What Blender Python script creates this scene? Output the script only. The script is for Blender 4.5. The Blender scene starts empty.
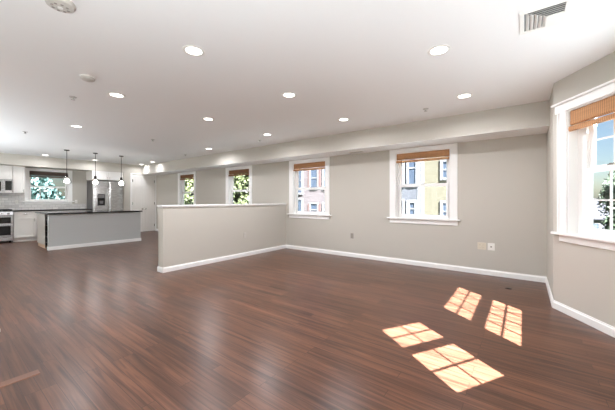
import bpy, bmesh, math, random
from mathutils import Vector, Matrix

S = bpy.context.scene
COL = S.collection
R = math.radians
rnd = random.Random(7)

# ------------------------------------------------------------------ camera
F_PX, YAW, HY, CAM_H = 287.08, 37.0, 200.17, 1.28
cam_d = bpy.data.cameras.new('camera')
cam = bpy.data.objects.new('camera', cam_d)
COL.objects.link(cam)
cam.location = (0, 0, CAM_H)
cam.rotation_euler = (R(90), 0, R(YAW))
cam_d.sensor_fit = 'HORIZONTAL'
cam_d.sensor_width = 36.0
cam_d.lens = 36.0 * F_PX / 615.0
cam_d.shift_y = (HY - 205.0) / 615.0
cam_d.clip_start = 0.03
cam_d.clip_end = 400
S.camera = cam

# ------------------------------------------------------------------ exposure
S.view_settings.view_transform = 'Standard'
S.view_settings.look = 'None'
S.view_settings.exposure = 0.12
S.view_settings.gamma = 1.0
S.view_settings.use_curve_mapping = False
S.cycles.use_denoising = True
S.cycles.max_bounces = 10
S.cycles.diffuse_bounces = 6
S.cycles.glossy_bounces = 4
S.cycles.transparent_max_bounces = 16
S.cycles.caustics_reflective = False
S.cycles.caustics_refractive = False
S.cycles.sample_clamp_indirect = 6.0

# ------------------------------------------------------------------ sky and sun
SUN_AZ = (0.8, -0.6)          # horizontal direction towards the sun
SUN_TAN = 1.08                # tangent of its elevation
SUN_STRENGTH = 100.0
SKY_STRENGTH = 0.17
CAN_W = 20.5
FILL_W = 168.0
world = bpy.data.worlds.new('World')
S.world = world
world.use_nodes = True
wn = world.node_tree
wn.nodes.clear()
sky = wn.nodes.new('ShaderNodeTexSky')
sky.sky_type = 'NISHITA'
sky.sun_disc = False
sky.sun_elevation = math.atan(SUN_TAN)
sky.sun_rotation = math.atan2(SUN_AZ[0], SUN_AZ[1])
sky.air_density = 1.0
sky.dust_density = 1.2
sky.ozone_density = 1.2
bgn = wn.nodes.new('ShaderNodeBackground')
bgn.inputs['Strength'].default_value = SKY_STRENGTH
wout = wn.nodes.new('ShaderNodeOutputWorld')
wn.links.new(sky.outputs[0], bgn.inputs[0])
wn.links.new(bgn.outputs[0], wout.inputs[0])
sun_d = bpy.data.lights.new('sun', 'SUN')
sun_d.energy = SUN_STRENGTH
sun_d.angle = R(0.53)
sun_d.color = (0.96, 0.97, 1.08)
sun = bpy.data.objects.new('sun', sun_d)
COL.objects.link(sun)
sun.location = (8, -6, 11)
sun.rotation_euler = Vector((SUN_AZ[0], SUN_AZ[1], SUN_TAN)).to_track_quat('Z', 'Y').to_euler()

# ------------------------------------------------------------------ materials
def s2l(c):
    c = c / 255.0
    return c / 12.92 if c <= 0.04045 else ((c + 0.055) / 1.055) ** 2.4
def rgb(r, g, b):
    return (s2l(r), s2l(g), s2l(b), 1)

def new_mat(name):
    m = bpy.data.materials.new(name)
    m.use_nodes = True
    nt = m.node_tree
    return m, nt, nt.nodes['Principled BSDF']

def mat(name, col, rough=0.5, metal=0.0, coat=0.0, bump=0.0, bscale=60.0, var=0.0, vscale=8.0, emit=None, estr=0.0, spec=0.5):
    m, nt, b = new_mat(name)
    b.inputs['Base Color'].default_value = col
    b.inputs['Roughness'].default_value = rough
    b.inputs['Metallic'].default_value = metal
    b.inputs['Coat Weight'].default_value = coat
    b.inputs['Specular IOR Level'].default_value = spec
    tc = nt.nodes.new('ShaderNodeTexCoord')
    if var > 0:
        n = nt.nodes.new('ShaderNodeTexNoise'); n.inputs['Scale'].default_value = vscale; n.inputs['Detail'].default_value = 4
        nt.links.new(tc.outputs['Object'], n.inputs['Vector'])
        mx = nt.nodes.new('ShaderNodeMix'); mx.data_type = 'RGBA'
        mx.inputs[6].default_value = tuple(c * (1 - var) for c in col[:3]) + (1,)
        mx.inputs[7].default_value = tuple(min(1, c * (1 + var)) for c in col[:3]) + (1,)
        nt.links.new(n.outputs[0], mx.inputs[0]); nt.links.new(mx.outputs[2], b.inputs['Base Color'])
    if bump > 0:
        n = nt.nodes.new('ShaderNodeTexNoise'); n.inputs['Scale'].default_value = bscale; n.inputs['Detail'].default_value = 3
        nt.links.new(tc.outputs['Object'], n.inputs['Vector'])
        bp = nt.nodes.new('ShaderNodeBump'); bp.inputs['Strength'].default_value = bump; bp.inputs['Distance'].default_value = 0.01
        nt.links.new(n.outputs[0], bp.inputs['Height']); nt.links.new(bp.outputs[0], b.inputs['Normal'])
    if emit:
        b.inputs['Emission Color'].default_value = emit
        b.inputs['Emission Strength'].default_value = estr
    return m

def math_node(nt, op, a=None, b=None):
    n = nt.nodes.new('ShaderNodeMath'); n.operation = op
    for i, v in enumerate((a, b)):
        if v is None: continue
        if isinstance(v, (int, float)): n.inputs[i].default_value = v
        else: nt.links.new(v, n.inputs[i])
    return n.outputs[0]

def mix_col(nt, fac, a, b, blend='MIX'):
    n = nt.nodes.new('ShaderNodeMix'); n.data_type = 'RGBA'; n.blend_type = blend
    if isinstance(fac, (int, float)): n.inputs[0].default_value = fac
    else: nt.links.new(fac, n.inputs[0])
    for i, v in ((6, a), (7, b)):
        if isinstance(v, tuple): n.inputs[i].default_value = v
        else: nt.links.new(v, n.inputs[i])
    return n.outputs[2]

def mapping(nt, scale=(1, 1, 1), loc=(0, 0, 0), rot=(0, 0, 0)):
    tc = nt.nodes.new('ShaderNodeTexCoord'); mp = nt.nodes.new('ShaderNodeMapping')
    mp.inputs['Scale'].default_value = scale; mp.inputs['Location'].default_value = loc; mp.inputs['Rotation'].default_value = rot
    nt.links.new(tc.outputs['Object'], mp.inputs['Vector'])
    return mp.outputs[0]

def mat_wood_floor(name, rot=0.0):
    m, nt, b = new_mat(name)
    v = mapping(nt, rot=(0, 0, rot))
    br = nt.nodes.new('ShaderNodeTexBrick')
    br.offset = 0.37; br.offset_frequency = 3; br.squash = 1.0
    br.inputs['Color1'].default_value = (0, 0, 0, 1); br.inputs['Color2'].default_value = (1, 1, 1, 1); br.inputs['Mortar'].default_value = (0.4, 0.4, 0.4, 1)
    br.inputs['Scale'].default_value = 1.0; br.inputs['Mortar Size'].default_value = 0.0016; br.inputs['Mortar Smooth'].default_value = 0.1
    br.inputs['Brick Width'].default_value = 1.15; br.inputs['Row Height'].default_value = 0.083
    nt.links.new(v, br.inputs['Vector'])
    # grain: noise stretched along the boards, shifted from board to board
    mp = nt.nodes.new('ShaderNodeMapping'); mp.inputs['Scale'].default_value = (1.3, 26, 1)
    nt.links.new(v, mp.inputs['Vector'])
    sh = nt.nodes.new('ShaderNodeVectorMath'); sh.operation = 'ADD'
    nt.links.new(mp.outputs[0], sh.inputs[0]); nt.links.new(br.outputs['Color'], sh.inputs[1])
    g = nt.nodes.new('ShaderNodeTexNoise'); g.inputs['Scale'].default_value = 1.0; g.inputs['Detail'].default_value = 3; g.inputs['Roughness'].default_value = 0.55; g.inputs['Distortion'].default_value = 0.8
    nt.links.new(sh.outputs[0], g.inputs['Vector'])
    gr = nt.nodes.new('ShaderNodeValToRGB')
    gr.color_ramp.elements[0].position = 0.30; gr.color_ramp.elements[0].color = rgb(58, 36, 26)
    gr.color_ramp.elements[1].position = 0.74; gr.color_ramp.elements[1].color = rgb(110, 73, 54)
    nt.links.new(g.outputs[0], gr.inputs[0])
    bw = nt.nodes.new('ShaderNodeMapRange'); bw.inputs[3].default_value = 0.80; bw.inputs[4].default_value = 1.22
    nt.links.new(br.outputs['Color'], bw.inputs[0])
    tone = mix_col(nt, 1.0, gr.outputs[0], bw.outputs[0], 'MULTIPLY')
    big = nt.nodes.new('ShaderNodeTexNoise'); big.inputs['Scale'].default_value = 0.9; big.inputs['Detail'].default_value = 3
    nt.links.new(v, big.inputs['Vector'])
    bm_ = nt.nodes.new('ShaderNodeMapRange'); bm_.inputs[3].default_value = 0.86; bm_.inputs[4].default_value = 1.14
    nt.links.new(big.outputs[0], bm_.inputs[0])
    tone = mix_col(nt, 1.0, tone, bm_.outputs[0], 'MULTIPLY')
    col = mix_col(nt, br.outputs['Fac'], tone, rgb(52, 31, 24))
    nt.links.new(col, b.inputs['Base Color'])
    rr = nt.nodes.new('ShaderNodeMapRange'); rr.inputs[3].default_value = 0.277; rr.inputs[4].default_value = 0.31
    nt.links.new(big.outputs[0], rr.inputs[0]); nt.links.new(rr.outputs[0], b.inputs['Roughness'])
    b.inputs['Specular IOR Level'].default_value = 0.32
    hgt = math_node(nt, 'SUBTRACT', math_node(nt, 'MULTIPLY', br.outputs['Color'], 0.25), br.outputs['Fac'])
    hgt = math_node(nt, 'ADD', hgt, math_node(nt, 'MULTIPLY', big.outputs[0], 1.2))
    bp = nt.nodes.new('ShaderNodeBump'); bp.inputs['Strength'].default_value = 0.10; bp.inputs['Distance'].default_value = 0.005
    nt.links.new(hgt, bp.inputs['Height']); nt.links.new(bp.outputs[0], b.inputs['Normal'])
    return m

def mat_bamboo(name, c1, c2):
    m, nt, b = new_mat(name)
    v = mapping(nt, scale=(3, 3, 120))
    n = nt.nodes.new('ShaderNodeTexNoise'); n.inputs['Scale'].default_value = 1; n.inputs['Detail'].default_value = 2
    nt.links.new(v, n.inputs['Vector'])
    v2 = mapping(nt)
    w = nt.nodes.new('ShaderNodeTexWave'); w.bands_direction = 'X'; w.inputs['Scale'].default_value = 14; w.inputs['Distortion'].default_value = 0.6
    nt.links.new(v2, w.inputs['Vector'])
    hz = nt.nodes.new('ShaderNodeTexWave'); hz.bands_direction = 'Z'; hz.inputs['Scale'].default_value = 42; hz.inputs['Distortion'].default_value = 0.2
    nt.links.new(v2, hz.inputs['Vector'])
    base = mix_col(nt, n.outputs[0], c1, c2)
    th = nt.nodes.new('ShaderNodeMapRange'); th.inputs[1].default_value = 0.0; th.inputs[2].default_value = 0.35; th.inputs[3].default_value = 0.5; th.inputs[4].default_value = 1.0
    nt.links.new(w.outputs['Fac'], th.inputs[0])
    base = mix_col(nt, 1.0, base, th.outputs[0], 'MULTIPLY')
    nt.links.new(base, b.inputs['Base Color'])
    b.inputs['Roughness'].default_value = 0.75
    bp = nt.nodes.new('ShaderNodeBump'); bp.inputs['Strength'].default_value = 0.5; bp.inputs['Distance'].default_value = 0.004
    nt.links.new(hz.outputs['Fac'], bp.inputs['Height']); nt.links.new(bp.outputs[0], b.inputs['Normal'])
    return m

def mat_brick(name, c1, c2, mortar, bw, rh, msize, rough=0.4, axis='YZ', bump=0.4):
    m, nt, b = new_mat(name)
    tc = nt.nodes.new('ShaderNodeTexCoord'); sp = nt.nodes.new('ShaderNodeSeparateXYZ'); cb = nt.nodes.new('ShaderNodeCombineXYZ')
    nt.links.new(tc.outputs['Object'], sp.inputs[0])
    nt.links.new(sp.outputs['XYZ'.index(axis[0])], cb.inputs[0]); nt.links.new(sp.outputs['XYZ'.index(axis[1])], cb.inputs[1])
    br = nt.nodes.new('ShaderNodeTexBrick')
    br.inputs['Color1'].default_value = c1; br.inputs['Color2'].default_value = c2; br.inputs['Mortar'].default_value = mortar
    br.inputs['Scale'].default_value = 1; br.inputs['Mortar Size'].default_value = msize
    br.inputs['Brick Width'].default_value = bw; br.inputs['Row Height'].default_value = rh
    nt.links.new(cb.outputs[0], br.inputs['Vector']); nt.links.new(br.outputs['Color'], b.inputs['Base Color'])
    b.inputs['Roughness'].default_value = rough
    bp = nt.nodes.new('ShaderNodeBump'); bp.inputs['Strength'].default_value = bump; bp.inputs['Distance'].default_value = 0.004; bp.invert = True
    nt.links.new(br.outputs['Fac'], bp.inputs['Height']); nt.links.new(bp.outputs[0], b.inputs['Normal'])
    return m

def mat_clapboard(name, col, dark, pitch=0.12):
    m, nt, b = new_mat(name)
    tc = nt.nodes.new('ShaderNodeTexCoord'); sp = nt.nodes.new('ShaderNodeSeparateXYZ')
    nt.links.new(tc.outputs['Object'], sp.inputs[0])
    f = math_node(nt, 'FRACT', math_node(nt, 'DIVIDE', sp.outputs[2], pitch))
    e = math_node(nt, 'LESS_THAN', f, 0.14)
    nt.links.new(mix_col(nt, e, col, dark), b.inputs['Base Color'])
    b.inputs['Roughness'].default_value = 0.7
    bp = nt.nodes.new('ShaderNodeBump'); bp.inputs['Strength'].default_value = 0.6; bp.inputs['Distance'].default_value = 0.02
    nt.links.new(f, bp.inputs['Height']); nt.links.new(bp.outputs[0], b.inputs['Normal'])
    return m

def mat_glass(name, tint=(0.97, 0.985, 0.98, 1), refl=1.0):
    m = bpy.data.materials.new(name); m.use_nodes = True
    nt = m.node_tree; nt.nodes.clear()
    t = nt.nodes.new('ShaderNodeBsdfTransparent'); t.inputs[0].default_value = tint
    g = nt.nodes.new('ShaderNodeBsdfGlossy'); g.inputs['Roughness'].default_value = 0.02
    fr = nt.nodes.new('ShaderNodeFresnel'); fr.inputs[0].default_value = 1.45
    mx = nt.nodes.new('ShaderNodeMixShader'); o = nt.nodes.new('ShaderNodeOutputMaterial')
    gm = nt.nodes.new('ShaderNodeNewGeometry')
    front = math_node(nt, 'SUBTRACT', 1.0, gm.outputs['Backfacing'])
    nt.links.new(math_node(nt, 'MULTIPLY', math_node(nt, 'MULTIPLY', fr.outputs[0], refl), front), mx.inputs[0])
    nt.links.new(t.outputs[0], mx.inputs[1]); nt.links.new(g.outputs[0], mx.inputs[2]); nt.links.new(mx.outputs[0], o.inputs[0])
    return m

def mat_steel(name, col=(0.62, 0.62, 0.63, 1), rough=0.26):
    m, nt, b = new_mat(name)
    b.inputs['Base Color'].default_value = col; b.inputs['Metallic'].default_value = 1.0
    v = mapping(nt, scale=(4, 4, 300))
    n = nt.nodes.new('ShaderNodeTexNoise'); n.inputs['Scale'].default_value = 1
    nt.links.new(v, n.inputs['Vector'])
    r = nt.nodes.new('ShaderNodeMapRange'); r.inputs[3].default_value = rough - 0.06; r.inputs[4].default_value = rough + 0.08
    nt.links.new(n.outputs[0], r.inputs[0]); nt.links.new(r.outputs[0], b.inputs['Roughness'])
    return m

def mat_leaf(name, c1, c2):
    m, nt, b = new_mat(name)
    v = mapping(nt)
    n = nt.nodes.new('ShaderNodeTexNoise'); n.inputs['Scale'].default_value = 2.3; n.inputs['Detail'].default_value = 5
    nt.links.new(v, n.inputs['Vector'])
    r = nt.nodes.new('ShaderNodeMapRange'); r.inputs[1].default_value = 0.35; r.inputs[2].default_value = 0.65
    nt.links.new(n.outputs[0], r.inputs[0])
    nt.links.new(mix_col(nt, r.outputs[0], c1, c2), b.inputs['Base Color'])
    b.inputs['Roughness'].default_value = 0.6
    return m

def mat_granite(name):
    m, nt, b = new_mat(name)
    v = mapping(nt)
    n = nt.nodes.new('ShaderNodeTexVoronoi'); n.inputs['Scale'].default_value = 140
    nt.links.new(v, n.inputs['Vector'])
    r = nt.nodes.new('ShaderNodeValToRGB')
    r.color_ramp.elements[0].color = rgb(58, 56, 54); r.color_ramp.elements[1].color = rgb(20, 20, 21); r.color_ramp.elements[1].position = 0.35
    nt.links.new(n.outputs['Distance'], r.inputs[0]); nt.links.new(r.outputs[0], b.inputs['Base Color'])
    b.inputs['Roughness'].default_value = 0.12
    return m

M = dict(
    wall=mat('greige wall paint', rgb(194, 189, 179), 0.85, bump=0.05, bscale=220, var=0.012, vscale=1.2, spec=0.25),
    ceil=mat('white ceiling paint', rgb(243, 243, 241), 0.9, bump=0.04, bscale=160, var=0.008, vscale=0.8, spec=0.2),
    trim=mat('white trim paint', rgb(244, 243, 240), 0.42, var=0.01),
    cab=mat('white cabinet paint', rgb(236, 233, 228), 0.4, var=0.012),
    grey=mat('grey island paint', rgb(190, 191, 189), 0.8, bump=0.05, bscale=200, spec=0.25),
    greycab=mat('warm grey cabinet side', rgb(196, 191, 184), 0.5),
    floor=mat_wood_floor('dark oak floor'),
    board=mat('lighter oak board', rgb(110, 73, 54), 0.35, var=0.15, vscale=14),
    toe=mat('maple toe kick', rgb(205, 176, 148), 0.5, var=0.08, vscale=18),
    bamboo=mat_bamboo('honey bamboo weave', rgb(170, 116, 75), rgb(214, 163, 116)),
    bamboo_dark=mat_bamboo('brown bamboo weave', rgb(120, 82, 54), rgb(158, 112, 76)),
    bamboo_grey=mat_bamboo('grey brown wood weave', rgb(84, 68, 60), rgb(116, 96, 86)),
    glass=mat_glass('window glass'),
    tintglass=mat_glass('tinted window glass', (0.63, 0.64, 0.635, 1)),
    shadeglass=mat_glass('clear lamp glass', (0.93, 0.94, 0.94, 1), 2.2),
    granite=mat_granite('black granite'),
    steel=mat_steel('brushed steel'),
    darksteel=mat_steel('dark steel', (0.25, 0.25, 0.26, 1), 0.32),
    chrome=mat('satin nickel', (0.55, 0.54, 0.52, 1), 0.25, 1.0),
    bronze=mat('dark bronze', rgb(52, 46, 42), 0.4, 0.8),
    black=mat('black gloss', rgb(16, 16, 17), 0.12),
    blackmatte=mat('black cast iron', rgb(24, 24, 25), 0.6),
    shadow=mat('painted hollow shade', rgb(30, 27, 25), 0.8),  # near-black colour standing for the shade inside slots and gaps
    plastic=mat('white plastic', rgb(238, 236, 230), 0.4),
    almond=mat('almond plastic', rgb(214, 205, 186), 0.4),
    sprgrey=mat('pale grey metal', rgb(188, 185, 180), 0.45),
    duct_shade=mat('grey duct', rgb(112, 110, 108), 0.6),
    greyplastic=mat('grey plastic', rgb(150, 143, 134), 0.45),
    offplastic=mat('off white plastic', rgb(200, 195, 187), 0.5),
    lens=mat('lit lamp lens', rgb(255, 250, 240), 0.4, emit=(1, 0.95, 0.87, 1), estr=6.0),
    bulb=mat('lit bulb', rgb(255, 250, 240), 0.4, emit=(1, 0.93, 0.84, 1), estr=22.0),
    bowl=mat('frosted lamp bowl', rgb(240, 236, 226), 0.5),
    tile=mat_brick('marble subway tile', rgb(232, 229, 225), rgb(205, 202, 199), rgb(186, 183, 180), 0.152, 0.076, 0.004, 0.25),
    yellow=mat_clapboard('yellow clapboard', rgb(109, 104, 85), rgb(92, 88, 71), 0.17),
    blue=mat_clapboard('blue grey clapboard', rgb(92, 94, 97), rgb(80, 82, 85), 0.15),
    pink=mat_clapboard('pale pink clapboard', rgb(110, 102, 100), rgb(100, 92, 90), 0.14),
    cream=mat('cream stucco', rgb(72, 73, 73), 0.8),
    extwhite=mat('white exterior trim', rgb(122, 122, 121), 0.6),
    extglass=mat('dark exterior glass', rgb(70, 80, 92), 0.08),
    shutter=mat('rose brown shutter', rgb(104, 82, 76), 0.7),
    shingle=mat('grey roof shingle', rgb(46, 46, 48), 0.9, bump=0.4, bscale=12),
    leaf_y=mat_leaf('pale green leaves', rgb(84, 94, 56), rgb(128, 136, 92)),
    leaf_d=mat_leaf('dark green leaves', rgb(46, 60, 44), rgb(84, 98, 72)),
    leaf_t=mat_leaf('blue green leaves', rgb(70, 104, 98), rgb(128, 156, 148)),
    bark=mat('bark', rgb(72, 62, 52), 0.9, bump=0.8, bscale=14, var=0.3),
    lawn=mat('lawn', rgb(44, 53, 32), 0.95, var=0.25, vscale=1.5),
    concrete=mat('pale concrete', rgb(178, 184, 181), 0.9, var=0.06, vscale=2),
    asphalt=mat('asphalt', rgb(86, 86, 86), 0.9, var=0.1, vscale=3),
)

# ------------------------------------------------------------------ mesh helpers
class MB:
    def __init__(self): self.v = []; self.f = []
    def quadbox(self, x0, x1, y0, y1, z0, z1):
        n = len(self.v)
        self.v += [(x0, y0, z0), (x1, y0, z0), (x1, y1, z0), (x0, y1, z0), (x0, y0, z1), (x1, y0, z1), (x1, y1, z1), (x0, y1, z1)]
        self.f += [tuple(n + i for i in q) for q in ((0, 3, 2, 1), (4, 5, 6, 7), (0, 1, 5, 4), (1, 2, 6, 5), (2, 3, 7, 6), (3, 0, 4, 7))]
        return self
    box = quadbox
    def prism(self, pts, axis, a, b):
        """extrude a 2-D outline along an axis: pts are the two other coordinates in xyz order"""
        n = len(self.v); k = len(pts)
        for t in (a, b):
            for p, q in pts:
                self.v.append({'x': (t, p, q), 'y': (p, t, q), 'z': (p, q, t)}[axis])
        self.f.append(tuple(n + i for i in range(k))[::-1]); self.f.append(tuple(n + k + i for i in range(k)))
        for i in range(k):
            j = (i + 1) % k
            self.f.append((n + i, n + j, n + k + j, n + k + i))
        return self
    def lathe(self, prof, c=(0, 0, 0), seg=28, axis='z', cap=True):
        n = len(self.v); m = len(prof)
        for r, h in prof:
            for i in range(seg):
                a = 2 * math.pi * i / seg
                p, q = r * math.cos(a), r * math.sin(a)
                d = {'z': (p, q, h), 'y': (p, h, q), 'x': (h, p, q)}[axis]
                self.v.append((c[0] + d[0], c[1] + d[1], c[2] + d[2]))
        for j in range(m - 1):
            for i in range(seg):
                k = (i + 1) % seg
                self.f.append((n + j * seg + i, n + j * seg + k, n + (j + 1) * seg + k, n + (j + 1) * seg + i))
        if cap:
            if prof[0][0] > 1e-6: self.f.append(tuple(n + i for i in range(seg))[::-1])
            if prof[-1][0] > 1e-6: self.f.append(tuple(n + (m - 1) * seg + i for i in range(seg)))
        return self
    def tube(self, pts, r, seg=10):
        n = len(self.v); P = [Vector(p) for p in pts]
        for i, p in enumerate(P):
            t = (P[min(i + 1, len(P) - 1)] - P[max(i - 1, 0)]).normalized()
            u = t.orthogonal().normalized() if i == 0 else (u - t * u.dot(t)).normalized()
            w = t.cross(u)
            rr = r[i] if isinstance(r, (list, tuple)) else r
            for k in range(seg):
                a = 2 * math.pi * k / seg
                self.v.append(tuple(p + (u * math.cos(a) + w * math.sin(a)) * rr))
        for j in range(len(P) - 1):
            for k in range(seg):
                l = (k + 1) % seg
                self.f.append((n + j * seg + k, n + j * seg + l, n + (j + 1) * seg + l, n + (j + 1) * seg + k))
        self.f.append(tuple(n + k for k in range(seg))[::-1]); self.f.append(tuple(n + (len(P) - 1) * seg + k for k in range(seg)))
        return self

def obj(name, mb, m, parent=None, bevel=0.0, smooth=False, loc=None, rot=0.0):
    """links a mesh as ONE object; under a parent the coordinates are the parent's own, at top level the origin goes to the mesh's base"""
    v = mb.v
    if parent is None and loc is None:
        xs, ys, zs = zip(*v)
        loc = ((min(xs) + max(xs)) / 2, (min(ys) + max(ys)) / 2, min(zs))
        v = [(x - loc[0], y - loc[1], z - loc[2]) for x, y, z in v]
    me = bpy.data.meshes.new(name); me.from_pydata(v, [], mb.f); me.update()
    bm = bmesh.new(); bm.from_mesh(me); bmesh.ops.recalc_face_normals(bm, faces=bm.faces); bm.to_mesh(me); bm.free()
    me.materials.append(M[m] if isinstance(m, str) else m)
    if smooth:
        for p in me.polygons: p.use_smooth = True
    o = bpy.data.objects.new(name, me); COL.objects.link(o)
    if parent is not None: o.parent = parent
    elif loc is not None: o.location = loc; o.rotation_euler = (0, 0, rot)
    if bevel > 0:
        b = o.modifiers.new('bevel', 'BEVEL'); b.width = bevel; b.segments = 2; b.limit_method = 'ANGLE'; b.angle_limit = R(40)
    if smooth:
        e = o.modifiers.new('split', 'EDGE_SPLIT'); e.split_angle = R(38)
    return o

def tag(o, label=None, cat=None, group=None, kind=None):
    if label: o['label'] = label
    if cat: o['category'] = cat
    if group: o['group'] = group
    if kind: o['kind'] = kind
    return o
def thing(name, label, cat, loc=(0, 0, 0), rot=0.0, group=None, kind=None):
    o = bpy.data.objects.new(name, None); COL.objects.link(o)
    o.location = loc; o.rotation_euler = (0, 0, rot); o.empty_display_size = 0.1
    return tag(o, label, cat, group, kind)
def struct(name, mb, m, label=None, cat=None, **k):
    return tag(obj(name, mb, m, **k), label, cat, None, 'structure')
def copy_tree(src, loc, label, rot=None, power=None):
    r = src.copy(); COL.objects.link(r); r.location = loc; r['label'] = label
    if rot is not None: r.rotation_euler = (0, 0, rot)
    def kids(a, b):
        for ch in list(a.children):
            c = ch.copy(); COL.objects.link(c); c.parent = b
            if power and c.type == 'LIGHT': c.data = c.data.copy(); c.data.energy = power
            kids(ch, c)
    kids(src, r)
    return r

# ------------------------------------------------------------------ plan of the room
CEIL, WY, KX = 2.672, 5.789, -12.95
RX = 0.284                      # right wall beyond the bay
SOF_Y, SOF_Z = 5.215, 2.317     # dropped soffit along the window wall
B1 = (0.284, 4.50); A1 = R(-57.75); L1 = 1.10          # first slanted bay wall
d1 = (math.cos(A1), math.sin(A1)); E1 = (B1[0] + d1[0] * L1, B1[1] + d1[1] * L1)
BAY_X = E1[0]; MID_END = 2.35
A2 = R(-120); d2 = (math.cos(A2), math.sin(A2)); L2 = 1.10
E2 = (BAY_X + d2[0] * L2, MID_END + d2[1] * L2)
BACK_Y = -3.2

def wall_mesh(length, z0, z1, th, openings, u0=0.0):
    us = sorted({u0, length, *[o[0] for o in openings], *[o[1] for o in openings]})
    zs = sorted({z0, z1, *[o[2] for o in openings], *[o[3] for o in openings]})
    mb = MB()
    for i in range(len(us) - 1):
        run = None
        for j in range(len(zs) - 1):
            um, zm = (us[i] + us[i + 1]) / 2, (zs[j] + zs[j + 1]) / 2
            if any(o[0] < um < o[1] and o[2] < zm < o[3] for o in openings): continue
            mb.box(us[i], us[i + 1], 0, th, zs[j], zs[j + 1])
    return mb

# openings (u0, u1, z0, z1) along each wall
W_A = [(-2.10, -1.08), (-4.84, -3.82), (-7.52, -6.53), (-10.43, -9.47)]
op_A = [(a - KX, b - KX, 0.90, 2.235) for a, b in W_A]
op_K = [(2.02 - BACK_Y, 3.04 - BACK_Y, 1.22, 2.262)]
op_1 = [(0.20, 0.956, 0.88, 2.285)]
MW_U = (3.57 - 3.555, 3.57 - 2.325)
E1y = E1[1]
op_M = [(E1y - 3.50, E1y - 2.358, 1.06, 2.44)]
op_2 = [(0.36, 1.02, 0.88, 2.28)]

plan = [(KX - 0.17, BACK_Y - 0.17), (E2[0] + 0.17, BACK_Y - 0.17), (E2[0] + 0.17, E2[1] - 0.04), (BAY_X + 0.14, MID_END - 0.04), (BAY_X + 0.14, E1[1] + 0.06), (B1[0] + 0.17, B1[1] + 0.14), (RX + 0.17, WY + 0.17), (KX - 0.17, WY + 0.17)]
struct('floor', MB().prism(plan, 'z', -0.2, 0), 'floor')
struct('ceiling', MB().prism(plan, 'z', CEIL, CEIL + 0.25), 'ceil')
struct('wall_back', wall_mesh(RX + 0.25 - KX, 0, CEIL, 0.16, op_A), 'wall', loc=(KX, WY, 0))
struct('wall_left', wall_mesh(4.56 - BACK_Y, 0, CEIL, 0.16, op_K), 'wall', loc=(KX, BACK_Y, 0), rot=R(90))
struct('wall_closet', MB().box(KX, -12.3, 4.56, 4.86, 0, CEIL).box(KX, -12.3, 5.745, WY, 0, CEIL).box(KX, -12.3, 4.86, 5.745, 2.30, CEIL), 'wall')
struct('wall_right', MB().box(RX, RX + 0.16, B1[1] + 0.02, WY, 0, CEIL), 'wall')
struct('wall_bay', wall_mesh(L1, 0, CEIL, 0.18, op_1), 'wall', loc=(B1[0], B1[1], 0), rot=A1)
struct('wall_bay_middle', wall_mesh(E1y - MID_END, 0, CEIL, 0.10, op_M), 'wall', loc=(BAY_X, E1y, 0), rot=R(-90))
struct('wall_bay_rear', wall_mesh(L2, 0, CEIL, 0.13, op_2), 'wall', loc=(BAY_X, MID_END, 0), rot=A2)
struct('wall_right_rear', MB().box(E2[0], E2[0] + 0.16, BACK_Y, E2[1], 0, CEIL), 'wall')
op_R = [(2.2, 4.0, 0.5, 2.3), (5.2, 7.0, 0.5, 2.3), (8.4, 10.2, 0.5, 2.3)]  # unseen rear openings, added to let daylight in
struct('wall_front', wall_mesh(E2[0] + 0.16 - KX, 0, CEIL, 0.16, op_R), 'wall', loc=(E2[0] + 0.16, BACK_Y, 0), rot=R(180))
# soffits
struct('ceiling_soffit', MB().box(-12.3, RX, SOF_Y, WY, SOF_Z + 0.004, CEIL), 'wall')
struct('ceiling_soffit_underside', MB().box(-12.3, RX, SOF_Y, WY, SOF_Z, SOF_Z + 0.004), 'ceil')
struct('ceiling_bulkhead', MB().box(KX, -12.3, BACK_Y, 4.56, 2.344, CEIL), 'wall')

# baseboards: a stepped profile along each wall foot
def base_run(mb, p, q, h=0.092, t=0.016):
    p, q = Vector(p), Vector(q); d = (q - p).normalized(); n = Vector((-d.y, d.x))      # room lies to the left of p -> q
    k = len(mb.v)
    prof = [(0, 0), (t, 0), (t, h - 0.022), (t * 0.55, h - 0.012), (t * 0.45, h), (0, h)]
    for e in (p, q):
        for o, z in prof: mb.v.append((e.x + n.x * o, e.y + n.y * o, z))
    m = len(prof)
    mb.f.append(tuple(k + i for i in range(m))); mb.f.append(tuple(k + m + i for i in range(m))[::-1])
    for i in range(m):
        j = (i + 1) % m; mb.f.append((k + i, k + j, k + m + j, k + m + i))
    return mb
struct('baseboard_back', base_run(base_run(MB(), (RX, WY), (-5.08, WY)), (-5.25, WY), (-12.3, WY)), 'trim')
struct('baseboard_right', base_run(MB(), B1, (RX, WY)), 'trim')
bb = base_run(MB(), E1, B1); base_run(bb, (BAY_X, MID_END), E1); base_run(bb, E2, (BAY_X, MID_END))
struct('baseboard_bay', bb, 'trim')
struct('baseboard_front', base_run(base_run(MB(), (KX, BACK_Y), (E2[0], BACK_Y)), (E2[0], BACK_Y), E2), 'trim')

# half-height partition
HX0, HX1, HY0 = -5.25, -5.08, 2.51
hw = struct('wall_partition', MB().box(HX0, HX1, HY0, WY, 0, 1.165), 'wall')
cap = MB().box(HX0 - 0.022, HX1 + 0.022, HY0 - 0.022, WY, 1.165, 1.192).box(HX0 - 0.010, HX1 + 0.010, HY0 - 0.010, WY, 1.145, 1.165)
struct('trim_1', cap, 'trim', bevel=0.004)
bp_ = base_run(MB(), (HX1, WY), (HX1, HY0)); base_run(bp_, (HX1 + 0.016, HY0), (HX0 - 0.016, HY0)); base_run(bp_, (HX0, HY0), (HX0, WY))
struct('baseboard_partition', bp_, 'trim')

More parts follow.
